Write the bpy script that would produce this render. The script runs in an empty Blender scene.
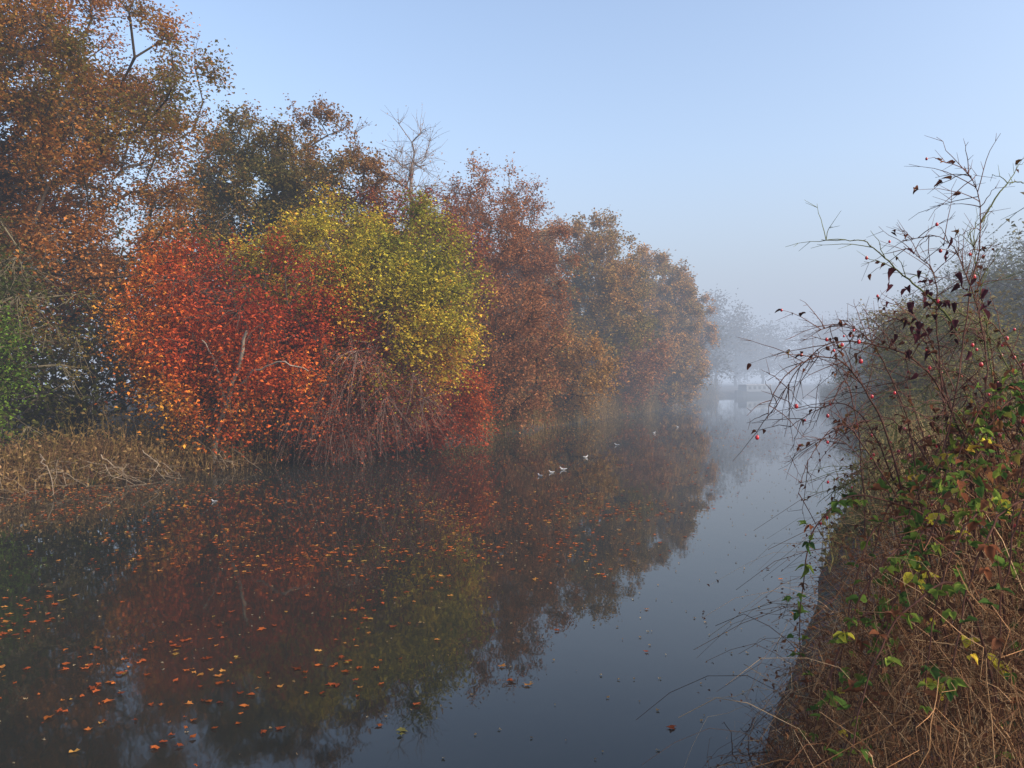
import bpy, math, numpy as np
from mathutils import Vector
R=np.random.default_rng(7)
scene=bpy.context.scene
scene.view_settings.view_transform='Standard'
try: scene.view_settings.look='None'
except Exception: pass
scene.view_settings.exposure=0

# ------------------------------------------------------------ materials
def newmat(name):
    m=bpy.data.materials.new(name); m.use_nodes=True
    nt=m.node_tree; nt.nodes.clear()
    out=nt.nodes.new('ShaderNodeOutputMaterial')
    return m,nt,out
def leafmat(name,trans=0.38,rough=0.55):
    m,nt,out=newmat(name)
    at=nt.nodes.new('ShaderNodeAttribute'); at.attribute_name='Col'
    p=nt.nodes.new('ShaderNodeBsdfDiffuse')
    t=nt.nodes.new('ShaderNodeBsdfTranslucent'); mx=nt.nodes.new('ShaderNodeMixShader')
    mx.inputs[0].default_value=trans
    nt.links.new(at.outputs['Color'],p.inputs['Color']); nt.links.new(at.outputs['Color'],t.inputs['Color'])
    nt.links.new(p.outputs[0],mx.inputs[1]); nt.links.new(t.outputs[0],mx.inputs[2]); nt.links.new(mx.outputs[0],out.inputs[0])
    return m
def barkmat(name):
    m,nt,out=newmat(name)
    at=nt.nodes.new('ShaderNodeAttribute'); at.attribute_name='Col'
    n=nt.nodes.new('ShaderNodeTexNoise'); n.inputs['Scale'].default_value=9; n.inputs['Detail'].default_value=3
    tc=nt.nodes.new('ShaderNodeTexCoord')
    nt.links.new(tc.outputs['Object'],n.inputs['Vector'])
    r=nt.nodes.new('ShaderNodeMapRange'); r.inputs['To Min'].default_value=0.45; r.inputs['To Max'].default_value=1.5
    nt.links.new(n.outputs[0],r.inputs['Value'])
    mu=nt.nodes.new('ShaderNodeVectorMath'); mu.operation='SCALE'
    nt.links.new(at.outputs['Color'],mu.inputs[0]); nt.links.new(r.outputs[0],mu.inputs['Scale'])
    p=nt.nodes.new('ShaderNodeBsdfDiffuse')
    nt.links.new(mu.outputs[0],p.inputs['Color']); nt.links.new(p.outputs[0],out.inputs[0])
    return m
M_LEAF=leafmat('leaf'); M_BARK=barkmat('bark')
def glossmat(name,rough=0.3):
    m,nt,out=newmat(name)
    at=nt.nodes.new('ShaderNodeAttribute'); at.attribute_name='Col'
    p=nt.nodes.new('ShaderNodeBsdfPrincipled'); p.inputs['Roughness'].default_value=rough
    nt.links.new(at.outputs['Color'],p.inputs['Base Color']); nt.links.new(p.outputs[0],out.inputs[0])
    return m
M_HIP=glossmat('rose_hip',0.3); M_PAINT=glossmat('matt_surface',0.6)

# ------------------------------------------------------------ mesh builder (all quads)
class MB:
    def __init__(s): s.v=[];s.q=[];s.m=[];s.c=[];s.n=0
    def add(s,v,q,col,mat=0):
        v=np.asarray(v,float).reshape(-1,3); q=np.asarray(q,int).reshape(-1,4)
        col=np.asarray(col,float)
        if col.ndim==1: col=np.tile(col,(len(v),1))
        s.v.append(v); s.q.append(q+s.n); s.m.append(np.full(len(q),mat,int)); s.c.append(col[:,:3]); s.n+=len(v)
    def build(s,name,mats,smooth=True,parent=None):
        v=np.concatenate(s.v);q=np.concatenate(s.q);m=np.concatenate(s.m);c=np.concatenate(s.c)
        me=bpy.data.meshes.new(name)
        me.vertices.add(len(v)); me.vertices.foreach_set('co',v.ravel())
        me.loops.add(q.size); me.loops.foreach_set('vertex_index',q.ravel().astype(np.int32))
        me.polygons.add(len(q)); me.polygons.foreach_set('loop_start',(np.arange(len(q))*4).astype(np.int32))
        me.polygons.foreach_set('loop_total',np.full(len(q),4,np.int32))
        me.polygons.foreach_set('material_index',m.astype(np.int32))
        me.polygons.foreach_set('use_smooth',np.full(len(q),smooth))
        me.update(calc_edges=True)
        a=me.attributes.new('Col','FLOAT_COLOR','POINT')
        a.data.foreach_set('color',np.concatenate([np.clip(c,0,1),np.ones((len(c),1))],1).ravel())
        for mt in mats: me.materials.append(mt)
        o=bpy.data.objects.new(name,me); scene.collection.objects.link(o)
        if parent: o.parent=parent
        return o
def nrm(a): return a/np.maximum(np.linalg.norm(a,axis=-1,keepdims=True),1e-9)
def frames(d):
    ref=np.tile(np.array([1,0.13,0.07]),(len(d),1))
    bad=np.abs((nrm(ref)*d).sum(1))>0.9
    ref[bad]=np.array([0.05,0.1,1])
    u=nrm(np.cross(d,ref)); w=np.cross(d,u); return u,w
def tubes(mb,p0,p1,r0,r1,d0=None,d1=None,k=4,col=(.05,.04,.03),mat=0):
    p0=np.asarray(p0,float);p1=np.asarray(p1,float);n=len(p0)
    if n==0: return
    d=nrm(p1-p0)
    d0=d if d0 is None else d0; d1=d if d1 is None else d1
    u0,w0=frames(d0);u1,w1=frames(d1)
    a=np.arange(k)*2*math.pi/k
    ca,sa=np.cos(a)[None,:,None],np.sin(a)[None,:,None]
    A=p0[:,None]+(u0[:,None]*ca+w0[:,None]*sa)*np.asarray(r0).reshape(-1,1,1)
    B=p1[:,None]+(u1[:,None]*ca+w1[:,None]*sa)*np.asarray(r1).reshape(-1,1,1)
    v=np.concatenate([A,B],1).reshape(-1,3)
    i=np.arange(k);j=(i+1)%k
    q=np.stack([i,j,j+k,i+k],1)[None]+(np.arange(n)*2*k)[:,None,None]
    col=np.asarray(col,float)
    if col.ndim==2: col=np.repeat(col,2*k,0)
    mb.add(v,q,col,mat)
def polytubes(mb,P,r,k=3,col=(.05,.04,.03),mat=0):
    N,S,_=P.shape
    T=np.gradient(P,axis=1); T=nrm(T)
    u,w=frames(T.reshape(-1,3)); u=u.reshape(N,S,1,3);w=w.reshape(N,S,1,3)
    a=np.arange(k)*2*math.pi/k
    V=P[:,:,None]+(u*np.cos(a)[None,None,:,None]+w*np.sin(a)[None,None,:,None])*r[:,:,None,None]
    i=np.arange(k);j=(i+1)%k
    q1=np.stack([i,j,j+k,i+k],1)
    q=(q1[None]+(np.arange(S-1)*k)[:,None,None])[None]+(np.arange(N)*S*k)[:,None,None,None]
    col=np.asarray(col,float)
    if col.ndim==2: col=np.repeat(col,S*k,0)
    mb.add(V.reshape(-1,3),q,col,mat)
def randdir(n,rng):
    return nrm(rng.normal(size=(n,3)))
def leaves(mb,c,size,col,rng,mat=1,upb=0.6,asp=0.62,flat=False):
    n=len(c)
    if n==0:return
    nr=randdir(n,rng); nr[:,2]=np.abs(nr[:,2])+upb; nr=nrm(nr)
    t=nrm(np.cross(nr,randdir(n,rng))); b=np.cross(nr,t)
    s=np.asarray(size).reshape(-1,1)
    f=nr*s*0.14
    v=np.stack([c-t*s*.5-f, c+b*s*asp*.5+f, c+t*s*.5-f, c-b*s*asp*.5+f],1).reshape(-1,3)
    q=np.arange(4*n).reshape(-1,4)
    mb.add(v,q,np.repeat(col,4,0),mat)
class Noise:
    def __init__(s,seed,f):
        g=np.random.default_rng(seed); s.k=g.normal(size=(9,3))*f; s.p=g.uniform(0,6.28,9)
    def __call__(s,p): return np.sin(p@s.k.T+s.p).sum(1)/3.2
def palette(stops,t):
    stops=np.asarray(stops,float); t=np.clip(t,0,.9999)*(len(stops)-1); i=t.astype(int); f=(t-i)[:,None]
    return stops[i]*(1-f)+stops[np.minimum(i+1,len(stops)-1)]*f

# ------------------------------------------------------------ river geometry
LY=[-80,-30,0,15,22,30,54,84,100,112,122,130,400]
LX=[-72,-42,-22.3,-11.6,-6.9,-1.9,10,21,29,42,70,130,1500]
RY=[-80,-30,0,3,4.7,15,20,36,60,84,94,101,106,400]
RX=[-46,-19,-1.3,.35,1.45,7.0,9.8,17.5,26.5,35,44,64,130,4000]
def xL(y): return np.interp(y,LY,LX)
def xR(y): return np.interp(y,RY,RX)
gn=Noise(3,.6); gn2=Noise(4,2.6)
def ground_h(x,y):
    p=np.stack([x,y,np.zeros_like(x)],-1).reshape(-1,3)
    n1=gn(p).reshape(x.shape); n2=gn2(p).reshape(x.shape)
    w=0.35*n1+.12*n2
    dl=(xL(y)-x)*.86+w*.6; dr=(x-xR(y))*.86+w*.25
    h=np.full(x.shape,-.8)
    inl=np.minimum(-dl,-dr)
    h=np.where(inl>0,-.8*np.clip(inl/.8,0,1),h)
    h=np.where(dl>0,.55*(1-np.exp(-dl/.6))+.02*np.clip(dl,0,30)+.05*n2*np.clip(dl,0,1),h)
    h=np.where((dr>0)&(dl<=0),.85*(1-np.exp(-dr/.9))+.01*np.clip(dr,0,30)+.04*n2*np.clip(dr,0,1),h)
    return h
s=np.linspace(-1,1,520)
gx=np.sinh(s*5.2)/math.sinh(5.2)*900+3; gy=np.sinh(s*5.2)/math.sinh(5.2)*900+16
X,Y=np.meshgrid(gx,gy); Z=ground_h(X,Y)
mb=MB(); nn=len(gx)
I=np.arange(nn-1); ii,jj=np.meshgrid(I,I); a=(jj*nn+ii).ravel()
mb.add(np.stack([X,Y,Z],-1).reshape(-1,3),np.stack([a,a+1,a+1+nn,a+nn],1),(.05,.04,.02))
m,nt,out=newmat('leaf_litter_ground')
tc=nt.nodes.new('ShaderNodeTexCoord')
n1=nt.nodes.new('ShaderNodeTexNoise'); n1.inputs['Scale'].default_value=.8; n1.inputs['Detail'].default_value=8
n2=nt.nodes.new('ShaderNodeTexVoronoi'); n2.inputs['Scale'].default_value=11
cr=nt.nodes.new('ShaderNodeValToRGB'); cr.color_ramp.elements[0].position=.35; cr.color_ramp.elements[1].position=.65
cr.color_ramp.elements[0].color=(.028,.022,.012,1); cr.color_ramp.elements[1].color=(.085,.05,.024,1)
mx=nt.nodes.new('ShaderNodeMix'); mx.data_type='RGBA'; mx.blend_type='MULTIPLY'; mx.inputs[0].default_value=.8
p=nt.nodes.new('ShaderNodeBsdfPrincipled'); p.inputs['Roughness'].default_value=.9
bp=nt.nodes.new('ShaderNodeBump'); bp.inputs['Strength'].default_value=.6; bp.inputs['Distance'].default_value=.05
L=nt.links.new
L(tc.outputs['Object'],n1.inputs['Vector']);L(tc.outputs['Object'],n2.inputs['Vector'])
L(n1.outputs[0],cr.inputs[0]);L(cr.outputs[0],mx.inputs[6]);L(n2.outputs['Color'],mx.inputs[7]);L(mx.outputs[2],p.inputs['Base Color'])
L(n2.outputs['Distance'],bp.inputs['Height']);L(bp.outputs[0],p.inputs['Normal']);L(p.outputs[0],out.inputs[0])
mb.build('ground',[m])

# water
m,nt,out=newmat('still_water'); L=nt.links.new
tc=nt.nodes.new('ShaderNodeTexCoord')
mp=nt.nodes.new('ShaderNodeMapping'); mp.inputs['Rotation'].default_value=(0,0,math.radians(25)); mp.inputs['Scale'].default_value=(1,.6,1)
n1=nt.nodes.new('ShaderNodeTexNoise'); n1.inputs['Scale'].default_value=2.2; n1.inputs['Detail'].default_value=3
bp=nt.nodes.new('ShaderNodeBump'); bp.inputs['Strength'].default_value=.08; bp.inputs['Distance'].default_value=.022
p=nt.nodes.new('ShaderNodeBsdfPrincipled'); p.inputs['Base Color'].default_value=(.016,.017,.015,1)
n3=nt.nodes.new('ShaderNodeTexNoise'); n3.inputs['Scale'].default_value=.25; n3.inputs['Detail'].default_value=4
mr=nt.nodes.new('ShaderNodeMapRange'); mr.inputs['From Min'].default_value=.4; mr.inputs['From Max'].default_value=.7
mr.inputs['To Min'].default_value=.01; mr.inputs['To Max'].default_value=.045
p.inputs['IOR'].default_value=1.40
L(tc.outputs['Object'],mp.inputs[0]);L(mp.outputs[0],n1.inputs['Vector']);L(n1.outputs[0],bp.inputs['Height']);L(bp.outputs[0],p.inputs['Normal'])
L(mp.outputs[0],n3.inputs['Vector']);L(n3.outputs[0],mr.inputs[0]);L(mr.outputs[0],p.inputs['Roughness'])
L(p.outputs[0],out.inputs[0])
mb=MB(); mb.add([(-300,-300,0),(400,-300,0),(400,400,0),(-300,400,0)],[(0,1,2,3)],(0,0,0)); mb.build('water',[m])

# ------------------------------------------------------------ trees
def make_tree(name,base,crown_c,crown_r,nt=240,tw=7,lpt=22,leaf=.10,pal=None,seed=1,trunk_r=.25,
              bark=(.07,.055,.045),lump=.22,freq=.35,droop=0.0,grad=(0,0,0),spread=.16,tlen=.95,sparse_top=0.0,
              stems=1,bright=1.0,outer=.45,density=1.0):
    rng=np.random.default_rng(seed); mb=MB()
    bx,by=base; bz=float(ground_h(np.array([bx]),np.array([by]))[0])-.1
    bz=max(bz,-.15)
    cc=np.array(crown_c,float); cr_=np.array(crown_r,float)
    ln=Noise(seed+50,1.9)
    d=randdir(nt,rng); rr=rng.uniform(0,1,nt)**outer
    T=cc+d*cr_*(rr*(1+lump*ln(d)))[:,None]
    T=T[T[:,2]>max(.4,bz+.5)]
    nodes=[];par=[];plen=[]
    top=cc[2]+cr_[2]*.45
    for sidx in range(stems):
        off=rng.normal(size=2)*.25*(stems>1)
        n=9; prev=-1
        tgt=np.array([cc[0],cc[1]])+rng.normal(size=2)*cr_[:2]*(.35 if stems>1 else .05)
        for i in range(n):
            t=i/(n-1); f=t**1.3
            x=(bx+off[0])*(1-f)+tgt[0]*f+rng.normal()*.10*(i>0); y=(by+off[1])*(1-f)+tgt[1]*f+rng.normal()*.10*(i>0)
            nodes.append((x,y,bz+(top-bz)*t)); par.append(prev); plen.append(0 if prev<0 else plen[prev]+(top-bz)/n)
            prev=len(nodes)-1
    order=np.argsort(np.linalg.norm(T-np.array([bx,by,cc[2]-cr_[2]*.6]),axis=1))
    minz=bz+(cc[2]-cr_[2]-bz)*.7
    tips=[]
    for k in order:
        tpt=T[k]; N=np.array(nodes); pl=np.array(plen)
        dd=np.linalg.norm(N-tpt,axis=1); cost=dd+.28*pl+np.where(N[:,2]>tpt[2]+.4,1.2,0)+np.where(N[:,2]<minz,4,0)
        j=int(np.argmin(cost)); L_=dd[j]; m=max(1,int(L_/.75)); prev=j
        side=rng.normal(size=3)*.10*L_
        for i in range(1,m+1):
            t=i/m; pt=N[j]*(1-t)+tpt*t+side*math.sin(math.pi*t)+np.array([0,0,.10*L_*math.sin(math.pi*t)])
            nodes.append(tuple(pt)); par.append(prev); plen.append(plen[prev]+L_/m); prev=len(nodes)-1
        tips.append(prev)
    N=np.array(nodes);par=np.array(par)
    w=np.zeros(len(N)); w[tips]=1
    for i in range(len(N)-1,-1,-1):
        if par[i]>=0: w[par[i]]+=w[i]
    w=np.maximum(w,1); W=w.max()
    rad=trunk_r*(w/W)**.46; rad=np.maximum(rad,.012)
    D=np.zeros_like(N); has=par>=0
    D[has]=nrm(N[has]-N[par[has]]); D[~has]=(0,0,1)
    c=np.where(has)[0]; pr=par[c]
    r0=np.minimum(rad[pr],rad[c]*1.25)
    big=rad[c]>.05
    for sel,k in ((big,8),(~big,4)):
        cs=c[sel]; ps=pr[sel]
        colr=np.array(bark)*(rng.uniform(.8,1.2,len(cs))[:,None])
        tubes(mb,N[ps],N[cs],r0[sel],rad[cs],D[ps],D[cs],k,colr,0)
    tp=N[tips]; K=tw; nT=len(tp)
    dens=np.clip(rng.normal(1,.45,nT),.12,2)*density
    rel=(tp[:,2]-cc[2])/cr_[2]
    dens*=np.where(rel>.45,1-sparse_top,1)
    outd=nrm((tp-cc)/cr_**1.0)
    P0=np.repeat(tp,K,0); od=np.repeat(outd,K,0)
    dr=nrm(randdir(len(P0),rng)+od*.7+np.array([0,0,.15-droop]))
    ll=rng.uniform(.45,1.15,len(P0))*tlen
    S=4; ts=np.linspace(0,1,S)
    P=P0[:,None]+dr[:,None]*(ll[:,None]*ts[None])[...,None]+rng.normal(size=(len(P0),S,3))*.05*ts[None,:,None]
    P[:,:,2]-=(ts**2)[None]*(.12+droop*.5)*ll[:,None]
    rt=np.linspace(.011,.004,S)[None]*np.ones((len(P0),1))
    if leaf>.2: rt=rt*1.8
    polytubes(mb,P,rt,3,np.array(bark)*1.1,0)
    cnt=rng.poisson(np.repeat(dens,K)*lpt); idx=np.repeat(np.arange(len(P0)),cnt)
    t=rng.uniform(.1,1.05,len(idx)); f=np.clip(t*(S-1),0,S-1.001); i0=f.astype(int); fr=(f-i0)[:,None]
    c0=P[idx,i0]*(1-fr)+P[idx,i0+1]*fr
    c0=c0+rng.normal(size=c0.shape)*spread
    nz=Noise(seed+9,freq); nz2=Noise(seed+19,freq*4)
    g=np.array(grad)
    tt=.48+.32*nz(c0)+.16*nz2(c0)+((c0-cc)/cr_)@g+rng.normal(size=len(c0))*.17
    col=palette(pal,tt)*rng.uniform(.6,1.3,len(c0))[:,None]*bright
    ok=c0[:,2]>.08
    leaves(mb,c0[ok],(rng.uniform(.6,1.25,len(c0))*leaf)[ok],col[ok],rng)
    return mb.build(name,[M_BARK,M_LEAF])

ORB=[(.17,.14,.035),(.33,.16,.04),(.42,.16,.045),(.47,.22,.075)]
BRN=[(.12,.12,.04),(.20,.15,.045),(.27,.135,.05),(.31,.16,.065)]
GRN=[(.045,.07,.02),(.085,.105,.028),(.15,.14,.035),(.23,.15,.045)]
RED=[(.34,.055,.028),(.52,.09,.026),(.60,.16,.03),(.66,.32,.045)]
YEL=[(.22,.23,.035),(.42,.36,.042),(.56,.44,.05),(.58,.32,.05),(.48,.14,.04)]
DRD=[(.18,.05,.035),(.28,.07,.04),(.38,.12,.05),(.38,.19,.07)]
RBR=[(.22,.095,.05),(.31,.13,.06),(.39,.17,.075),(.40,.23,.09)]
OLV=[(.17,.15,.045),(.25,.185,.055),(.36,.21,.065),(.42,.22,.075)]
TAN=[(.23,.18,.055),(.36,.22,.065),(.46,.24,.07),(.52,.28,.075)]

make_tree('oak_tree',(-15.8,22.5),(-15.3,23,10.0),(6.0,5.0,6.6),nt=480,tw=9,lpt=30,leaf=.115,pal=ORB,seed=11,trunk_r=.36,sparse_top=.1,grad=(0,0,.25),outer=.5,spread=.2)
make_tree('oak_tree',(-23,25),(-22.0,25,9),(6,5,7),nt=300,tw=7,lpt=24,leaf=.15,pal=ORB,seed=12,trunk_r=.36,grad=(0,0,.2))
make_tree('oak_tree',(-10.0,31),(-9.6,31,8.9),(4.4,4,4.8),nt=290,tw=8,lpt=28,leaf=.14,pal=BRN,seed=13,trunk_r=.3,sparse_top=.1,lump=.15,grad=(0,0,.15))
make_tree('willow_tree',(-14.2,19.6),(-14.6,19.8,4.0),(3.2,2.2,3.6),nt=170,tw=7,lpt=13,leaf=.11,pal=GRN,seed=14,trunk_r=.14,stems=3,droop=.5,bark=(.14,.12,.08))
make_tree('holly_tree',(-14.0,18.3),(-13.7,18.0,2.6),(1.6,1.4,2.3),nt=100,tw=7,lpt=22,leaf=.09,pal=[(.06,.12,.02),(.12,.22,.03),(.22,.31,.045)],seed=15,trunk_r=.1,stems=2)
make_tree('maple_tree',(-8.6,22.0),(-8.2,21.2,3.2),(3.9,2.6,2.7),nt=300,tw=9,lpt=26,leaf=.105,pal=RED,seed=21,trunk_r=.15,stems=3,droop=.5,grad=(-.12,0,-.22),lump=.32,freq=.6,spread=.2)
make_tree('field_maple_tree',(-5.8,25.4),(-5.0,23.8,4.7),(4.1,2.8,2.9),nt=360,tw=9,lpt=28,leaf=.105,pal=YEL,seed=22,trunk_r=.2,stems=2,droop=.25,grad=(.0,0,-.05),lump=.15,freq=.6,spread=.2,outer=.4)
make_tree('purple_leaved_plum_tree',(-5.8,22.9),(-5.0,22.2,2.5),(2.4,1.8,2.3),nt=170,tw=9,lpt=14,leaf=.085,pal=DRD,seed=23,trunk_r=.13,stems=3,droop=.7,bark=(.15,.10,.085),tlen=1.2,spread=.22)
make_tree('maple_tree',(-3.0,26.6),(-2.7,25.6,1.8),(2.1,1.5,1.6),nt=120,tw=7,lpt=22,leaf=.10,pal=[(.30,.055,.03),(.44,.09,.03),(.52,.18,.04)],seed=24,trunk_r=.09,stems=3,droop=.5)
make_tree('birch_tree',(-4.7,33),(-4.5,33,10.2),(1.6,1.6,4.3),nt=90,tw=7,lpt=1.0,leaf=.09,pal=RBR,seed=35,trunk_r=.13,bark=(.16,.13,.12),tlen=1.3,outer=.6)
make_tree('rowan_tree',(-4.9,32),(-5.1,31.5,7.2),(3.4,2.5,3.6),nt=200,tw=7,lpt=18,leaf=.12,pal=DRD,seed=32,trunk_r=.15,stems=2)
make_tree('beech_tree',(-1.9,38.5),(-1.6,38.5,7.8),(4.7,4.2,6.3),nt=380,tw=9,lpt=20,leaf=.14,pal=RBR,seed=33,trunk_r=.3,sparse_top=.3,bark=(.13,.095,.08),lump=.15)
make_tree('beech_tree',(4.4,50),(4.2,49.6,7.8),(5.6,5,6.0),nt=400,tw=8,lpt=24,leaf=.18,pal=OLV,seed=34,trunk_r=.3,sparse_top=.1,grad=(0,0,.1),lump=.12)
make_tree('beech_tree',(10.6,62),(10.9,61.5,7.0),(5.2,5,5.9),nt=360,tw=8,lpt=22,leaf=.22,pal=TAN,seed=35,trunk_r=.3,sparse_top=.1,lump=.12)
make_tree('oak_tree',(16.0,75),(16.0,74.5,6.9),(4.2,5,6.1),nt=280,tw=8,lpt=20,leaf=.26,pal=TAN,seed=36,trunk_r=.3,grad=(.25,0,0),sparse_top=.1,lump=.12)
make_tree('hazel_bush',(2.3,39.5),(2.4,38.8,2.8),(3.0,2.4,2.9),nt=170,tw=7,lpt=17,leaf=.14,pal=OLV,seed=37,trunk_r=.1,stems=4)
make_tree('hawthorn_tree',(7.3,52),(7.2,51,3.4),(3.6,3,3.4),nt=180,tw=7,lpt=17,leaf=.18,pal=RBR,seed=38,trunk_r=.12,stems=4)
make_tree('hawthorn_tree',(-.9,34),(-.6,33,3.6),(3.0,2.4,3.5),nt=190,tw=7,lpt=16,leaf=.13,pal=RBR,seed=39,trunk_r=.1,stems=4)
make_tree('hazel_bush',(12.0,62),(12.4,60.8,3.0),(3.4,3,3),nt=150,tw=6,lpt=16,leaf=.22,pal=TAN,seed=40,trunk_r=.1,stems=4)
rng=np.random.default_rng(55); mb=MB()
for W,r in (([(-8.35,20.6,.1),(-8.1,20.2,.9),(-7.5,19.6,1.9),(-7.0,19.0,2.9),(-6.7,18.6,3.7)],.085),([(-7.6,19.7,1.7),(-7.7,19.4,2.6),(-7.95,19.1,3.5)],.04),([(-7.3,19.5,2.2),(-6.6,19.0,2.7),(-5.8,18.7,2.9),(-5.1,18.6,2.7)],.03),([(-8.1,20.2,.9),(-8.8,19.6,1.7),(-9.6,19.2,2.1)],.03)):
    W=np.array(W); n=len(W); t=np.linspace(0,n-1,14); P=np.stack([np.interp(t,np.arange(n),W[:,i]) for i in range(3)],1)+rng.normal(size=(14,3))*.02
    polytubes(mb,P[None],np.linspace(r,r*.4,14)[None],8,(.26,.22,.18),0)
mb.build('leaning_maple_trunk',[M_BARK])  # pale leaning trunk and limbs belonging to the maple

def tree_mass(name,spots,pal,seed,leaf,nl,bark=(.06,.05,.045)):
    rng=np.random.default_rng(seed); mb=MB(); nz=Noise(seed,.12)
    for (x,y,h,r) in spots:
        z0=float(ground_h(np.array([x]),np.array([y]))[0])
        n=8; t=np.linspace(0,1,n)
        P=np.stack([x+rng.normal(size=n)*.12,y+rng.normal(size=n)*.12,z0-.2+t*h*.85],1)[None]
        polytubes(mb,P,(r*.05*(1-t*.8))[None],6,np.array(bark),0)
        nc=60; d=randdir(nc,rng); cc=np.array([x,y,z0+h*.55]); rv=np.array([r,r,h*.47])
        C=cc+d*rv*(rng.uniform(.2,1,nc)**.5*rng.uniform(.75,1.15,nc))[:,None]
        C=C[C[:,2]>.3+z0*.5]
        zt=np.clip(C[:,2]-rng.uniform(.6,2.5,len(C)),z0+h*.15,z0+h*.8)
        A=np.stack([np.full(len(C),x),np.full(len(C),y),zt],1)
        tt=np.linspace(0,1,4)[None,:,None]
        PP=A[:,None]*(1-tt)+C[:,None]*tt+rng.normal(size=(len(C),4,3))*.12
        polytubes(mb,PP,np.linspace(r*.016,r*.004,4)[None]*np.ones((len(C),1)),3,np.array(bark),0)
        tw=np.repeat(C,4,0); dv=nrm(randdir(len(tw),rng)+nrm(tw-cc))*rng.uniform(.5,1.3,(len(tw),1))*r*.25
        tt=np.linspace(0,1,3)[None,:,None]
        polytubes(mb,tw[:,None]+dv[:,None]*tt,np.array([[leaf*.09,leaf*.07,leaf*.04]])*np.ones((len(tw),1)),3,np.array(bark),0)
        ci=rng.integers(0,len(C),int(nl)); pt=C[ci]+rng.normal(size=(int(nl),3))*r*.17
        pt=pt[pt[:,2]>z0*.5+.1]
        t_=.5+.35*nz(pt)+rng.normal(size=len(pt))*.15
        leaves(mb,pt,rng.uniform(.6,1.3,len(pt))*leaf,palette(pal,t_)*rng.uniform(.6,1.3,len(pt))[:,None],rng)
    return mb.build(name,[M_BARK,M_LEAF])
rg=np.random.default_rng(77)
sp=[]
for yy in np.arange(2,96,5.2):
    for off in (8.5,14):
        x=float(xL(yy))-off-rg.uniform(0,3); y=yy+rg.uniform(-1,1)+off*.35
        if y<16 and off<10: off=12
        sp.append((x,y,rg.uniform(7.5,10.0) if y<70 else rg.uniform(8,10.5),rg.uniform(3,4)))
tree_mass('woodland',sp,GRN+[(.22,.13,.05)],101,.30,2400)
sp=[]
for yy in np.arange(6,98,3.6):
    x=float(xL(yy))-rg.uniform(3,5.5); sp.append((x,yy+rg.uniform(0,2),rg.uniform(2.6,4.6),rg.uniform(1.6,2.4)))
tree_mass('understorey_shrubs',sp,[(.06,.065,.02),(.12,.10,.035),(.20,.13,.045),(.27,.15,.05)],102,.17,2100)
sp=[(31,112,14.5,5),(25,104,12,4.5),(37,122,12,5),(44,130,11,5),(51,130,11,5.5),(58,127,13,6),(68,130,15,6.5),(24,95,10,4),(78,132,17,7),(90,134,18,7),(98,140,20,7),(34,140,10,6),(110,145,20,8),(20,120,14,6),(46,150,11,6),(63,140,13,6)]
tree_mass('distant_trees',sp,[(.05,.055,.03),(.09,.08,.04),(.13,.09,.05)],103,.45,3000)
sp=[]
for yy in np.arange(36,92,5.4):
    x=float(xR(yy)); sp.append((x+3.5+rg.uniform(0,2),yy,rg.uniform(3.5,5.5),3.0))
    sp.append((x+10+rg.uniform(0,2),yy,rg.uniform(8.5,11.5),4.2)); sp.append((x+18+rg.uniform(0,2),yy+2,rg.uniform(14,17),5.0))
tree_mass('far_bank_trees',sp,[(.08,.09,.04),(.13,.13,.055),(.19,.15,.06)],104,.28,2700)
make_tree('willow_bush',(14.6,25),(14.9,25,2.2),(2.2,2.4,2.0),nt=150,tw=8,lpt=15,leaf=.10,pal=[(.12,.14,.05),(.20,.19,.06),(.26,.20,.08)],seed=62,trunk_r=.07,stems=4,bark=(.13,.10,.08))
make_tree('willow_bush',(18.5,33),(19,33,2.8),(2.8,3,2.6),nt=150,tw=8,lpt=15,leaf=.13,pal=[(.12,.14,.05),(.18,.18,.06),(.24,.19,.08)],seed=63,trunk_r=.08,stems=4,bark=(.13,.10,.08))

# ------------------------------------------------------------ bank undergrowth
def undergrowth(name,n,posfn,hfn,pal,seed,leaf,lp=6,r=.008,lean=.5):
    rng=np.random.default_rng(seed); mb=MB()
    x,y=posfn(n,rng); z=np.maximum(ground_h(x,y),-.1)
    h=hfn(x,y,rng); S=6; t=np.linspace(0,1,S)
    hn=Noise(seed+3,.7)(np.stack([x,y,0*x],1)); h=h*np.clip(1+.45*hn,.35,1.8)
    a=rng.uniform(0,6.28,n); ln=rng.uniform(.1,1,n)*lean
    dx=np.cos(a)*ln*h;dy=np.sin(a)*ln*h
    P=np.stack([x[:,None]+dx[:,None]*t**1.6,y[:,None]+dy[:,None]*t**1.6,z[:,None]-.05+h[:,None]*(t-.32*ln[:,None]*t**2.6*1.6)],-1)
    P+=rng.normal(size=P.shape)*.035*h[:,None,None]*t[None,:,None]
    P[:,:,2]=np.maximum(P[:,:,2],.01)
    nz=Noise(seed,.5)
    q=.5+.35*nz(P[:,0])+rng.normal(size=n)*.2
    col=palette(pal,q)*rng.uniform(.6,1.35,n)[:,None]
    polytubes(mb,P,np.linspace(1,.4,S)[None]*r*rng.uniform(.6,1.4,n)[:,None],3,col,0)
    cnt=rng.poisson(lp,n); idx=np.repeat(np.arange(n),cnt); i=rng.integers(1,S,len(idx))
    c=P[idx,i]+rng.normal(size=(len(idx),3))*.07*h[idx][:,None]**.5
    q2=.5+.35*nz(c)+rng.normal(size=len(c))*.22
    c[:,2]=np.maximum(c[:,2],.02)
    leaves(mb,c,rng.uniform(.5,1.3,len(c))*leaf,palette(pal,q2)*rng.uniform(.6,1.3,len(c))[:,None],rng,upb=.2,asp=.5)
    return mb.build(name,[M_BARK,M_LEAF])
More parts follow.
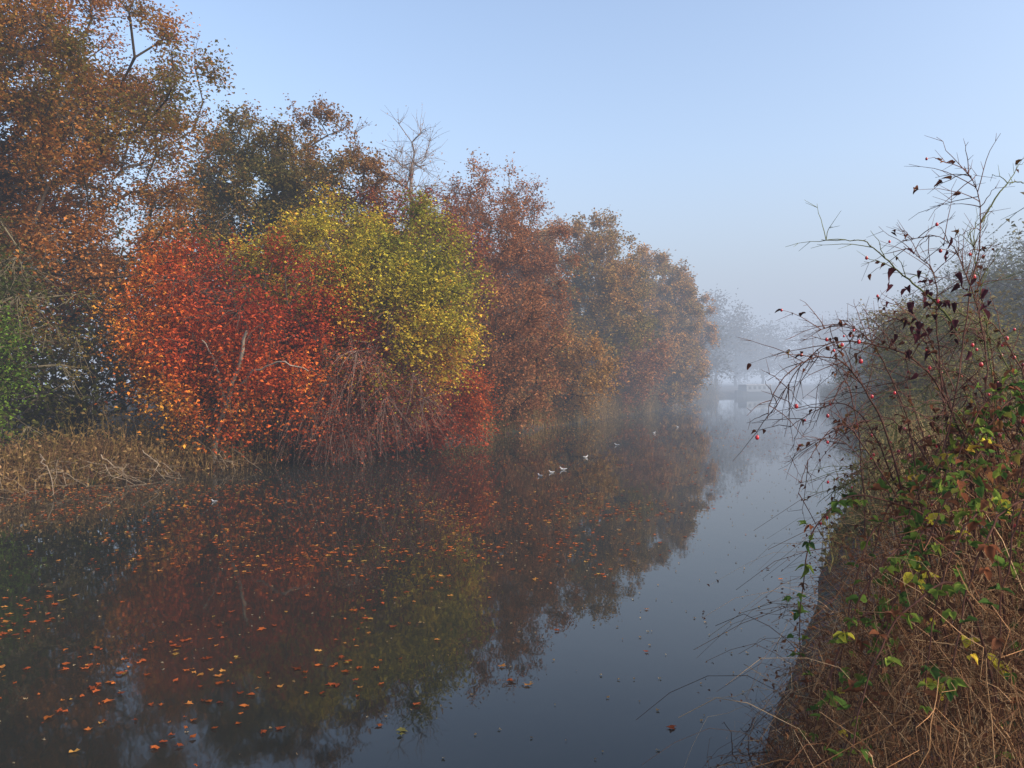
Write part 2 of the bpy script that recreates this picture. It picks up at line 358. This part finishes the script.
def posL(n,rng):
    y=rng.uniform(8,95,n)**1.0; o=np.abs(rng.normal(0,1.5,n))+.0
    return xL(y)-o+.15,y
UG=[(.07,.06,.022),(.14,.10,.035),(.22,.14,.055),(.32,.21,.10)]
undergrowth('bank_undergrowth',8500,posL,lambda x,y,rng:rng.uniform(.3,1.15,len(x))*np.interp(y,[10,22,34,60,90],[.9,.9,1.7,2.3,2.6]),UG,201,.11,lp=8,r=.010)
def posL2(n,rng):
    y=rng.uniform(11,22,n); o=np.abs(rng.normal(0,1.2,n)); return xL(y)-o+.05,y
undergrowth('dry_reeds',3800,posL2,lambda x,y,rng:rng.uniform(.3,1.1,len(x))*.6,[(.08,.045,.025),(.14,.075,.035),(.22,.14,.075)],202,.07,lp=5,r=.006,lean=1.0)
def posR(n,rng):
    y=rng.uniform(9,90,n); o=np.abs(rng.normal(0,1.3,n)); return xR(y)+o-.1,y
undergrowth('reed_bank',6500,posR,lambda x,y,rng:rng.uniform(.3,1.1,len(x))*np.interp(y,[9,25,60],[1.2,1.6,2.0]),[(.08,.08,.03),(.14,.12,.05),(.20,.15,.07)],203,.10,lp=7,r=.009)

rng=np.random.default_rng(301); mb=MB()
for i in range(30):
    y0=rng.uniform(14.0,21.0); x0=float(xL(y0))-rng.uniform(.1,1.0)
    a=rng.uniform(-1.6,.1); l=rng.uniform(.8,2.4); S=8; t=np.linspace(0,1,S)
    P=np.stack([x0+np.cos(a)*l*t,y0+np.sin(a)*l*t*.8,.55*(1-t)**1.3*rng.uniform(.6,1.5)+.02+.12*np.sin(t*3.1)],1)+rng.normal(size=(S,3))*.045
    polytubes(mb,P[None],np.linspace(.018,.005,S)[None]*rng.uniform(.5,1.2),5,(.22,.17,.12),0)
    for j in range(6):
        k=rng.integers(2,S-1); dv=nrm(np.array([[rng.normal()*.8+.4,rng.normal()*.8-.4,rng.normal()*.3]]))[0]*rng.uniform(.3,.8)
        tt=np.linspace(0,1,4)[:,None]; PP=P[k]+dv*tt+rng.normal(size=(4,3))*.02; PP[:,2]=np.maximum(PP[:,2],.01)
        polytubes(mb,PP[None],np.array([[.007,.005,.004,.003]]),3,(.20,.155,.11),0)
mb.build('fallen_branches',[M_BARK])

# ------------------------------------------------------------ floating leaves
rng=np.random.default_rng(401); mb=MB()
nA=150000; y=rng.uniform(3.2,40,nA); u=rng.uniform(0,1,nA); x=xL(y)+u*(xR(y)-xL(y))
pp=np.stack([x,y,0*x],1); nf=Noise(402,.5); nf2=Noise(403,1.8)
sline=x-.5*y
side=np.clip((-2.7-sline)/2.2,0,1)**1.3
w=side*np.clip(.22+.6*nf(pp*np.array([.6,1.5,1]))+.5*nf2(pp),.04,1.8)*np.interp(y,[3,5,8,12,18,25,40],[.8,.9,1.2,.8,.45,.2,.06])+.006
w*=np.where(xR(y)-x<.3,0,1)
k=rng.uniform(0,1,nA)<w*.24
c=pp[k]; c[:,2]=.006+rng.uniform(0,.006,len(c))
n=len(c)
def float_leaves(c,sz,col):
    n=len(c); K=10
    a=np.arange(K)*2*math.pi/K; rad=np.where(np.arange(K)%2==0,1.0,.6)
    rr=rad[None]*rng.uniform(.6,1.25,(n,K)); rr[:,0]*=1.2
    ph=rng.uniform(0,6.28,n)[:,None]
    V=np.zeros((n,K+1,3)); V[:,1:,0]=np.cos(a+ph)*rr*sz[:,None]; V[:,1:,1]=np.sin(a+ph)*rr*sz[:,None]*rng.uniform(.55,1,n)[:,None]
    V[:,1:,2]=rng.uniform(-.003,.012,(n,K))
    V+=c[:,None]
    q=np.array([[0,1+(2*i)%K,1+(2*i+1)%K,1+(2*i+2)%K] for i in range(5)])
    mb.add(V.reshape(-1,3),q[None]+(np.arange(n)*(K+1))[:,None,None],np.repeat(col,K+1,0),0)
FL=[(.16,.05,.025),(.38,.085,.03),(.52,.14,.035),(.52,.27,.07),(.26,.26,.07)]
float_leaves(c,rng.uniform(.014,.046,n),palette(FL,rng.beta(1.8,2.4,n))*rng.uniform(.5,1.1,n)[:,None])
n2_=2600; y=rng.uniform(3.5,32,n2_); u=rng.uniform(0.1,1,n2_); x=xL(y)+u*(xR(y)-xL(y))
c=np.stack([x,y,np.full(n2_,.006)],1)
float_leaves(c,rng.uniform(.005,.018,n2_),palette([(.3,.27,.2),(.36,.24,.12),(.2,.13,.06)],rng.uniform(0,1,n2_)))
mb.build('floating_leaves',[M_LEAF],smooth=False)

# ------------------------------------------------------------ gulls
def loft(mb,secs,k,cols,mat=0):
    V=[];C=[]
    for (x,z,ry,rz,t),cl in zip(secs,cols):
        for i in range(k):
            a=2*math.pi*i/k; yy=math.cos(a)*ry; h=math.sin(a)*rz
            V.append((x-h*math.sin(t),yy,z+h*math.cos(t))); C.append(cl)
    Q=[]
    for s_ in range(len(secs)-1):
        for i in range(k):
            j=(i+1)%k; Q.append((s_*k+i,s_*k+j,(s_+1)*k+j,(s_+1)*k+i))
    mb.add(V,Q,np.array(C),mat)
def gull(x,y,rot,sc=1.0):
    mb=MB(); W=(.33,.33,.34);G=(.13,.14,.16);B=(.03,.03,.03);RD=(.35,.05,.03)
    secs=[(-.21,.085,.002,.002,0),(-.19,.08,.018,.008,0),(-.14,.07,.04,.028,0),(-.08,.05,.062,.052,0),(0,.035,.075,.065,0),(.07,.045,.068,.062,.1),
          (.12,.075,.048,.048,.6),(.145,.11,.032,.032,1.2),(.155,.14,.027,.027,1.2),(.175,.16,.031,.031,.6),(.20,.163,.024,.024,.1),(.215,.158,.012,.010,0),(.222,.155,.007,.006,0),(.255,.148,.001,.001,0)]
    cols=[B,W,W,W,W,W,W,W,W,W,W,RD,RD,B]
    loft(mb,secs,12,cols)
    for sg in (1,-1):
        V=[];C=[];K=9
        prof=[(.08,.055,.012),(.03,.085,.035),(-.04,.092,.042),(-.11,.085,.034),(-.17,.09,.018),(-.24,.10,.004)]
        for (px,pz,wd) in prof:
            for i in range(K):
                a=2*math.pi*i/K
                V.append((px,sg*(.048+ (0.02*(px+.24)/.3))+math.cos(a)*wd*.55*sg,pz-.02+math.sin(a)*wd*.75)); C.append(G if px>-.15 else B)
        Q=[(s_*K+i,s_*K+(i+1)%K,(s_+1)*K+(i+1)%K,(s_+1)*K+i) for s_ in range(5) for i in range(K)]
        mb.add(V,Q,np.array(C))
    o=mb.build('gull',[M_PAINT]); o.location=(x,y,-.005); o.rotation_euler=(0,0,rot); o.scale=(sc,)*3
    return o
for (x,y,r,sc) in [(.72,18.8,2.4,.42),(1.05,19.5,3.5,.42),(1.40,20.1,3.3,.52),(2.3,23.2,.5,.48),(3.9,27.4,2.8,.5),(6.4,33.3,.9,.55),(8.4,37.5,3.9,.55),(-6.0,14.9,3.0,.33)]:
    gull(x,y,r,sc)

# ------------------------------------------------------------ moored boat far away in the mist
emp=bpy.data.objects.new('canal_boat',None); scene.collection.objects.link(emp)
def hull():
    mb=MB(); n=15; V=[];
    for i in range(n):
        t=i/(n-1); x=-6+12*t; w=1.05*(1-max(0,(abs(t-.5)-.36)/.14)**2*.92)
        zt=.75+.25*max(0,(abs(t-.5)-.3)/.2)
        V+= [(x,-w,-.1),(x,-w*1.04,zt),(x,w*1.04,zt),(x,w,-.1)]
    Q=[]
    for i in range(n-1):
        for a,b in ((0,1),(1,2),(2,3)): Q.append((i*4+a,i*4+b,i*4+4+b,i*4+4+a))
    mb.add(V,Q,(.06,.07,.08)); mb.build('hull',[M_PAINT],False,emp)
    def bx(nm,x0,x1,w0,w1,z0,z1,c):
        m2=MB(); V=[(x0,-w0,z0),(x1,-w0,z0),(x1,w0,z0),(x0,w0,z0),(x0+.1,-w1,z1),(x1-.1,-w1,z1),(x1-.1,w1,z1),(x0+.1,w1,z1)]
        m2.add(V,[(0,1,5,4),(1,2,6,5),(2,3,7,6),(3,0,4,7),(4,5,6,7)],c); m2.build(nm,[M_PAINT],False,emp)
    bx('cabin',-4.2,3.6,.9,.78,.76,1.85,(.20,.22,.24)); bx('roof',-4.4,3.8,.9,.84,1.855,1.95,(.33,.34,.35))
    for i in range(5):
        for sg in (-1,1):
            m2=MB(); x0=-3.6+i*1.5
            y1=sg*.90;y2=sg*.83
            m2.add([(x0,y1,1.15),(x0+.8,y1,1.15),(x0+.8,y2,1.6),(x0,y2,1.6)],[(0,1,2,3)],(.05,.055,.06)); m2.build('window',[M_HIP],False,emp)
hull()
emp.location=(33.8,102.5,0.0); emp.rotation_euler=(0,0,math.radians(40)); emp.scale=(.8,.8,.85)

# ------------------------------------------------------------ foreground right
def catmull(W,S):
    W=np.asarray(W,float); W=np.vstack([2*W[0]-W[1],W,2*W[-1]-W[-2]])
    n=len(W)-3; t=np.linspace(0,n-1e-6,S); i=t.astype(int); f=(t-i)[:,None]
    a,b,c,d=W[i],W[i+1],W[i+2],W[i+3]
    return .5*((2*b)+(-a+c)*f+(2*a-5*b+4*c-d)*f**2+(-a+3*b-3*c+d)*f**3)
def leaf_template(asp=.7):
    t=np.array([0,.15,.4,.65,.85,1.0]); w=np.array([.03,.36,.5,.38,.2,.0])*asp
    V=[]
    for a,b in zip(t,w):
        V+=[(a,-b,abs(b)*.35-.15*a*a),(a,0,-.15*a*a),(a,b,abs(b)*.35-.15*a*a)]
    Q=[]
    for i in range(5):
        Q+=[(i*3,i*3+1,i*3+4,i*3+3),(i*3+1,i*3+2,i*3+5,i*3+4)]
    return np.array(V),np.array(Q)
LV,LQ=leaf_template()
def big_leaves(mb,c,dirs,size,col,rng,mat=1,curl=0.0):
    n=len(c)
    if n==0:return
    d=nrm(dirs); up=nrm(np.array([0,0,1.])+rng.normal(size=(n,3))*.45)
    s_=nrm(np.cross(up,d)); u=np.cross(d,s_)
    T=LV.copy()
    T=np.repeat(T[None],n,0)
    if curl>0:
        cu=rng.uniform(.2,1,n)[:,None]*curl
        T[:,:,2]+=np.abs(T[:,:,1])*cu*1.6-T[:,:,0]**2*cu*.6; T[:,:,1]*=(1-.5*cu)
    T=T*(1+rng.normal(size=T.shape)*.06)
    sz=np.asarray(size).reshape(-1,1,1)
    V=c[:,None]+(T[...,0:1]*d[:,None]+T[...,1:2]*s_[:,None]+T[...,2:3]*u[:,None])*sz
    shade=np.where(np.abs(LV[:,1])<.01,.8,1.05)
    cc=(np.asarray(col)[:,None]*shade[None,:,None]*rng.uniform(.85,1.15,(n,len(LV),1))).reshape(-1,3)
    mb.add(V.reshape(-1,3),LQ[None]+(np.arange(n)*len(LV))[:,None,None],cc,mat)
def csphere():
    g=np.linspace(-1,1,4); V=[];Q=[]
    for ax in range(3):
        for sg in (-1,1):
            b=len(V)
            for i in range(4):
                for j in range(4):
                    p=[0,0,0]; p[ax]=sg;p[(ax+1)%3]=math.tan(g[i]*math.pi/4);p[(ax+2)%3]=math.tan(g[j]*math.pi/4); V.append(p)
            for i in range(3):
                for j in range(3): Q.append((b+i*4+j,b+i*4+j+1,b+i*4+j+5,b+i*4+j+4))
    return nrm(np.array(V)),np.array(Q)
CV,CQ=csphere()
def hips(mb,c,r,col,mat):
    n=len(c); V=c[:,None]+CV[None]*np.asarray(r)[:,None,None]*np.array([1,1,1.3])
    mb.add(V.reshape(-1,3),CQ[None]+(np.arange(n)*len(CV))[:,None,None],np.repeat(col,len(CV),0),mat)
tn=Noise(711,2.4); tn2=Noise(712,6)
def topz(x,y):
    p=np.stack([x,y,0*x],1)
    return np.interp(x-.45*(y-3)+.20*tn(p),[.7,1.1,1.35,1.6,1.95,2.3,4],[.45,.75,1.2,1.75,2.2,2.5,2.5])+.14*tn2(p)

rng=np.random.default_rng(501); mb=MB()
canes=[
 [(2.0,3.2,.7),(1.67,3,1.76),(1.75,3,2.29),(1.82,2.98,2.78),(1.87,2.95,3.10),(1.86,2.95,3.27),(1.80,2.95,3.36)],
 [(1.87,2.95,3.12),(1.98,3.0,3.27),(2.12,3.05,3.28),(2.3,3.1,3.15)],
 [(2.0,3.2,.7),(1.70,3.1,1.7),(1.53,3,2.21),(1.42,2.95,2.43),(1.29,2.9,2.56),(1.15,2.9,2.56),(1.04,2.9,2.47),(1.0,2.9,2.33)],
 [(1.81,3,2.69),(1.71,3.05,2.86),(1.59,3.05,2.97),(1.45,3.0,3.07),(1.28,3,3.08)],
 [(2.1,3.3,.7),(1.95,3.1,1.9),(1.87,3.05,2.25),(1.69,3,2.51),(1.49,2.95,2.61),(1.29,2.95,2.63),(1.13,2.95,2.51),(1.05,2.95,2.36)],
 [(2.3,3.2,.7),(2.0,3.1,2.2),(1.98,3.1,2.61),(1.92,3.1,2.9),(1.77,3.05,3.08),(1.6,3.05,3.07)],
 [(2.4,3.4,.7),(2.1,3.2,2.29),(2.06,3.2,2.69),(2.02,3.2,2.98),(1.98,3.2,3.14)],
 [(1.8,3.1,1.5),(1.59,3.0,2.0),(1.45,3,2.25),(1.35,3,2.33),(1.21,2.95,2.21),(1.16,2.95,2.05)],
 [(2.3,3.5,.7),(2.0,3.4,2.2),(1.93,3.4,2.7),(1.90,3.4,3.0),(1.76,3.4,3.12)],
 [(1.9,3.2,1.2),(1.72,3.1,2.0),(1.62,3.05,2.4),(1.5,3.0,2.62),(1.36,3.0,2.72),(1.2,2.95,2.68)],
]
for i in range(62):
    bx=rng.uniform(1.9,3.2); by=rng.uniform(2.9,4.2); H=rng.uniform(1.15,2.05)*(.85 if bx<2.3 else 1); a=rng.uniform(2.2,4.4); l=rng.uniform(.2,.75)
    z0=.8
    canes.append([(bx,by,z0),(bx+math.cos(a)*l*.15,by+math.sin(a)*l*.15,z0+H*.5),(bx+math.cos(a)*l*.45,by+math.sin(a)*l*.4,z0+H*.85),(bx+math.cos(a)*l*.8,by+math.sin(a)*l*.6,z0+H),(bx+math.cos(a)*l*1.25,by+math.sin(a)*l*.8,z0+H*.93)])
hc=[];lc=[];ld=[]
for ci,W in enumerate(canes):
    S=40; P=catmull(W,S)+np.cumsum(rng.normal(size=(S,3))*.0026,0)
    L_=np.linalg.norm(np.diff(P,axis=0),axis=1).sum()
    col=np.array([.085,.045,.038])*rng.uniform(.7,1.5) if rng.random()<.7 else np.array([.09,.10,.04])
    polytubes(mb,P[None],np.linspace(.0050,.0014,S)[None]*rng.uniform(.7,1.1),5,col,0)
    nt_=int(L_*16); ti=rng.integers(3,S-2,nt_); d=randdir(nt_,rng)*.011
    tubes(mb,P[ti],P[ti]+d,np.full(nt_,.0022),np.full(nt_,.0003),k=3,col=(.10,.045,.035),mat=0)
    for j in range(int(L_*11)):
        k=rng.integers(int(S*.35),S-1); tg=nrm((P[k+1]-P[k-1])[None])[0]
        dv=nrm((tg*.7+randdir(1,rng)[0]*.9+np.array([0,0,.15]))[None])[0]; l=rng.uniform(.04,.30)
        t=np.linspace(0,1,7)[:,None]; Q=P[k]+dv*l*t+np.cumsum(rng.normal(size=(7,3))*.007,0)*t; Q[:,2]-=t[:,0]**2*l*.2
        polytubes(mb,Q[None],np.linspace(.0022,.0008,7)[None],3,col*1.1,0)
        rnd=rng.random()
        if rnd<.06: hc.append(Q[-1])
        if rnd<.20:
            for e in range(3):
                lc.append(Q[rng.integers(2,7)]); ld.append(dv+randdir(1,rng)[0]*.9-np.array([0,0,.4]))
        for e in range(2):
            q=rng.integers(2,6); dv2=nrm((dv+randdir(1,rng)[0]*.9)[None])[0]*rng.uniform(.02,.09)
            QQ=Q[q]+dv2*np.linspace(0,1,4)[:,None]
            polytubes(mb,QQ[None],np.array([[.0012,.0010,.0008,.0006]]),3,col*1.1,0)
            if rng.random()<.03: hc.append(QQ[-1])
hc=np.array(hc); hips(mb,hc,rng.uniform(.0045,.0085,len(hc)),palette([(.35,.015,.03),(.45,.02,.035),(.18,.01,.02)],rng.uniform(0,1,len(hc))),2)
lc=np.array(lc);ld=np.array(ld)
big_leaves(mb,lc,ld,rng.uniform(.014,.034,len(lc)),palette([(.05,.025,.02),(.10,.04,.03),(.18,.08,.04),(.16,.15,.04)],rng.beta(1.2,2.0,len(lc))),rng,1,curl=.8)
c=np.array([1.70,3.0,2.80])+rng.normal(size=(55,3))*np.array([.09,.08,.11]); big_leaves(mb,c,randdir(55,rng)-np.array([0,0,.7]),rng.uniform(.025,.05,55),palette([(.03,.014,.018),(.08,.025,.035)],rng.uniform(0,1,55)),rng,1,curl=.8)
mb.build('dog_rose_bush',[M_BARK,M_LEAF,M_HIP])

# bramble
rng=np.random.default_rng(601); mb=MB()
trails=[[(2.0,3.1,1.6),(1.69,2.95,1.92),(1.49,2.9,2.0),(1.31,2.88,2.02),(1.18,2.88,1.9),(1.14,2.9,1.68),(1.13,2.92,1.44),(1.2,2.95,1.2)],
 [(1.9,2.9,1.2),(1.6,2.8,1.75),(1.45,2.75,1.72),(1.35,2.75,1.5),(1.33,2.75,1.3),(1.4,2.8,1.05)],
 [(1.9,3.0,1.4),(1.65,2.9,1.9),(1.42,2.85,1.93),(1.30,2.8,1.78),(1.24,2.8,1.5),(1.2,2.8,1.2),(1.12,2.8,1.0)],
 [(1.8,2.8,1.1),(1.5,2.7,1.5),(1.3,2.65,1.42),(1.18,2.6,1.2),(1.08,2.6,1.0)],
 [(2.3,2.8,1.0),(1.95,2.5,1.75),(1.75,2.45,1.7),(1.60,2.4,1.45),(1.55,2.4,1.2)],
 [(2.2,2.7,.9),(1.8,2.3,1.45),(1.6,2.25,1.42),(1.45,2.25,1.2)],
 [(1.9,3.0,1.5),(1.7,2.9,1.85),(1.55,2.85,1.9),(1.47,2.85,1.7),(1.42,2.85,1.45)],
 [(2.6,2.8,1.2),(2.2,2.5,1.95),(2.0,2.45,2.0),(1.8,2.45,1.9),(1.7,2.45,1.65)]]
for i in range(26):
    bx=rng.uniform(1.5,2.6);by=rng.uniform(2.2,3.3)
    z=float(topz(np.array([bx-.25]),np.array([by]))[0])-.15
    l=rng.uniform(.6,.95)
    trails.append([(bx,by,z-.2),(bx-.2*l,by-.08,z+.22),(bx-.42*l,by-.15,z+.15),(bx-.56*l,by-.18,z-.1),(bx-.62*l,by-.2,z-.35)])
C=[];D=[];SZ=[];CL=[]
GP=[(.05,.10,.03),(.10,.17,.035),(.19,.25,.045)]; YP=[(.55,.50,.05),(.66,.56,.07),(.58,.34,.05)]; RP=[(.22,.08,.04),(.13,.06,.035)]
for ti_,W in enumerate(trails):
    S=36; P=catmull(W,S)+np.cumsum(rng.normal(size=(S,3))*.0025,0)
    polytubes(mb,P[None],np.linspace(.0042,.0016,S)[None],5,(.10,.05,.04),0)
    step=1 if ti_==0 else 2
    for k in range(8,S-1,step):
        dv=randdir(1,rng)[0]*.9+np.array([-.2,-.3,-.15]); dv=nrm(dv[None])[0]; pl=rng.uniform(.015,.045)
        tip=P[k]+dv*pl
        polytubes(mb,np.linspace(P[k],tip,3)[None],np.array([[.0015,.0013,.0012]]),3,(.08,.05,.03),0)
        r=rng.random(); pal=GP if r<.68 else (YP if r<.73 else RP)
        cl=palette(pal,rng.uniform(0,1,1))[0]
        sd=nrm(np.cross(dv,[0,0,1.])[None])[0]; s0=rng.uniform(.026,.052)
        for e,(a,b) in enumerate(((1,0),(.4,.9),(.4,-.9))):
            C.append(tip);D.append(dv*a+sd*b);SZ.append(s0*(1 if e==0 else .8));CL.append(cl*rng.uniform(.8,1.2))
for (c0,sc) in [((1.80,2.75,2.05),.06),((1.5,2.75,1.76),.06),((1.47,2.72,1.80),.05),((1.55,2.45,1.62),.06),((1.60,2.42,1.57),.06),((1.57,2.8,1.95),.045),((1.20,2.4,1.1),.05),((1.42,2.45,1.50),.045)]:
    for e in range(3):
        C.append(np.array(c0)+rng.normal(size=3)*.015);D.append(randdir(1,rng)[0]+np.array([0,-.4,-.2]));SZ.append(sc*rng.uniform(.8,1.1));CL.append(palette(YP,rng.uniform(0,.6,1))[0])
# leafy surface of the bramble mound, in patches
n=1500; x=rng.uniform(1.0,2.6,n); y=rng.uniform(2.1,3.3,n)
z=topz(x,y)+rng.normal(size=n)*.07-.02; pn=Noise(622,3.2)(np.stack([x,y,z],1)); ok=(pn>.25)&(x>.36*y)
c=np.stack([x,y,z],1)[ok]; n=len(c)
C=np.array(C);D=np.array(D);SZ=np.array(SZ);CL=np.array(CL)
C=np.vstack([C,c]);D=np.vstack([D,randdir(n,rng)+np.array([-.2,-.4,-.2])]);SZ=np.r_[SZ,rng.uniform(.02,.048,n)];CL=np.vstack([CL,palette(GP+RP,rng.uniform(0,1,n))])
big_leaves(mb,C,D,SZ,CL,rng,1,curl=.3)
mb.build('bramble_bush',[M_BARK,M_LEAF])

# dead brown stems mass
rng=np.random.default_rng(701); mb=MB()
def strands(n,y0,y1,xa,xb,rr,pal,seg=9,curl=.02,full=True,bias=.5):
    y=rng.uniform(y0,y1,n); x=np.maximum(xR(y)+.1,.55)+rng.uniform(xa,xb,n)
    x+=np.where(rng.random(n)<.6,.28*tn(np.stack([x,y,0*x],1)),0)
    gap=Noise(733,2.8)(np.stack([x,y,0*x],1)); k=(gap>-.55)|(rng.random(n)<.25); x=x[k];y=y[k];n=len(x)
    z=np.maximum(ground_h(x,y),0)
    H=np.maximum(topz(x,y)-z,.15)
    zb=z+H*rng.uniform(0,.75,n)*(0 if full else 1); h=(z+H-zb)*rng.uniform(.3,1.12,n)
    t=np.linspace(0,1,seg); a=np.where(rng.random(n)<.3,rng.uniform(2.3,3.9,n),rng.uniform(0,6.28,n)); l=rng.uniform(.05,.75,n)
    P=np.stack([x[:,None]+np.cos(a)[:,None]*(l*h)[:,None]*t**1.5,y[:,None]+np.sin(a)[:,None]*(l*h)[:,None]*t**1.5,zb[:,None]+h[:,None]*(t-bias*l[:,None]*t**3*2)],-1)
    P+=np.cumsum(rng.normal(size=P.shape)*curl,1)
    col=palette(pal,rng.uniform(0,1,n))*rng.uniform(.5,1.4,n)[:,None]
    polytubes(mb,P,np.linspace(1,.45,seg)[None]*rr*rng.uniform(.6,1.4,n)[:,None],3,col,0)
    return P
BP=[(.065,.035,.025),(.16,.08,.045),(.29,.16,.08),(.42,.29,.17)]
P1=strands(1700,2.0,5.2,.25,2.6,.0023,BP)
P2=strands(2300,2.0,4.6,.3,2.4,.0014,BP,seg=9,curl=.026,full=False)
P3=strands(2000,1.7,3.6,.25,1.9,.0014,BP,seg=12,curl=.040,full=False,bias=.9)
A=np.concatenate([P1[:,3:].reshape(-1,3),P2[:,2:].reshape(-1,3)])
NL=21000
sel=rng.integers(0,len(A),NL); c=A[sel]+rng.normal(size=(NL,3))*.024
nzz=Noise(705,2.2); t_=.45+.35*nzz(c)+rng.normal(size=len(c))*.2
big=palette([(.055,.03,.022),(.14,.06,.033),(.25,.11,.05),(.34,.20,.10)],t_)
leaves(mb,c,rng.uniform(.008,.03,len(c)),big,rng,mat=1,upb=0,asp=.5)
for i in range(45):
    b=np.array([rng.uniform(1.0,1.5),rng.uniform(2.5,3.4),rng.uniform(.6,1.0)]); dv=np.array([-rng.uniform(.05,.25),rng.normal()*.2,rng.uniform(-.15,.2)])
    t=np.linspace(0,1,8)[:,None]; P=b+dv*t+np.cumsum(rng.normal(size=(8,3))*.014,0)
    polytubes(mb,P[None],np.linspace(.0028,.0009,8)[None],3,(.07,.04,.03),0)
mb.build('dead_willowherb_thicket',[M_BARK,M_LEAF])

# ------------------------------------------------------------ mist
def mist(name,lo,hi,sig,colr):
    m,nt,out=newmat(name)
    ab=nt.nodes.new('ShaderNodeVolumeAbsorption'); ab.inputs['Color'].default_value=(0,0,0,1); ab.inputs['Density'].default_value=sig
    em=nt.nodes.new('ShaderNodeEmission'); em.inputs['Color'].default_value=(*colr,1); em.inputs['Strength'].default_value=sig  # mist glows by itself: emission stands in for scattered sky light
    ad=nt.nodes.new('ShaderNodeAddShader'); nt.links.new(ab.outputs[0],ad.inputs[0]);nt.links.new(em.outputs[0],ad.inputs[1]);nt.links.new(ad.outputs[0],out.inputs['Volume'])
    (a,b,c),(d,e,f)=lo,hi
    mb=MB(); mb.add([(a,b,c),(d,b,c),(d,e,c),(a,e,c),(a,b,f),(d,b,f),(d,e,f),(a,e,f)],[(0,3,2,1),(4,5,6,7),(0,1,5,4),(1,2,6,5),(2,3,7,6),(3,0,4,7)],(1,1,1))
    return mb.build(name,[m],False)
FC=(.50,.57,.70)
mist('mist',(-260,-120,-1),(330,560,45),.0019,(.56,.63,.77))
mist('mist',(-250,36,-1.1),(320,550,20),.0052,FC)
mist('mist',(-240,76,-1.2),(310,540,26),.0080,FC)

# ------------------------------------------------------------ light
EL,AZ=math.radians(30),math.radians(120)
w=bpy.data.worlds.new('World'); scene.world=w; w.use_nodes=True; nt=w.node_tree; nt.nodes.clear()
sk=nt.nodes.new('ShaderNodeTexSky'); sk.sky_type='NISHITA'; sk.sun_disc=False; sk.sun_elevation=EL; sk.sun_rotation=AZ
sk.air_density=1.0; sk.dust_density=4.0; sk.ozone_density=1.0
bg=nt.nodes.new('ShaderNodeBackground'); bg.inputs[1].default_value=.34
wo=nt.nodes.new('ShaderNodeOutputWorld'); nt.links.new(sk.outputs[0],bg.inputs[0]); nt.links.new(bg.outputs[0],wo.inputs[0])
sd=bpy.data.lights.new('sun','SUN'); sd.energy=3.8; sd.angle=math.radians(5); sd.color=(1,.87,.72)
so=bpy.data.objects.new('sun',sd); scene.collection.objects.link(so)
dirv=Vector((math.sin(AZ)*math.cos(EL),math.cos(AZ)*math.cos(EL),math.sin(EL)))
so.rotation_euler=dirv.to_track_quat('Z','Y').to_euler()

cam=bpy.data.cameras.new('camera'); co=bpy.data.objects.new('camera',cam); scene.collection.objects.link(co)
co.location=(0,0,2.5); co.rotation_euler=(math.radians(90-.46),0,0); cam.lens=26; cam.sensor_width=36; cam.clip_start=.05; cam.clip_end=3000
scene.camera=co
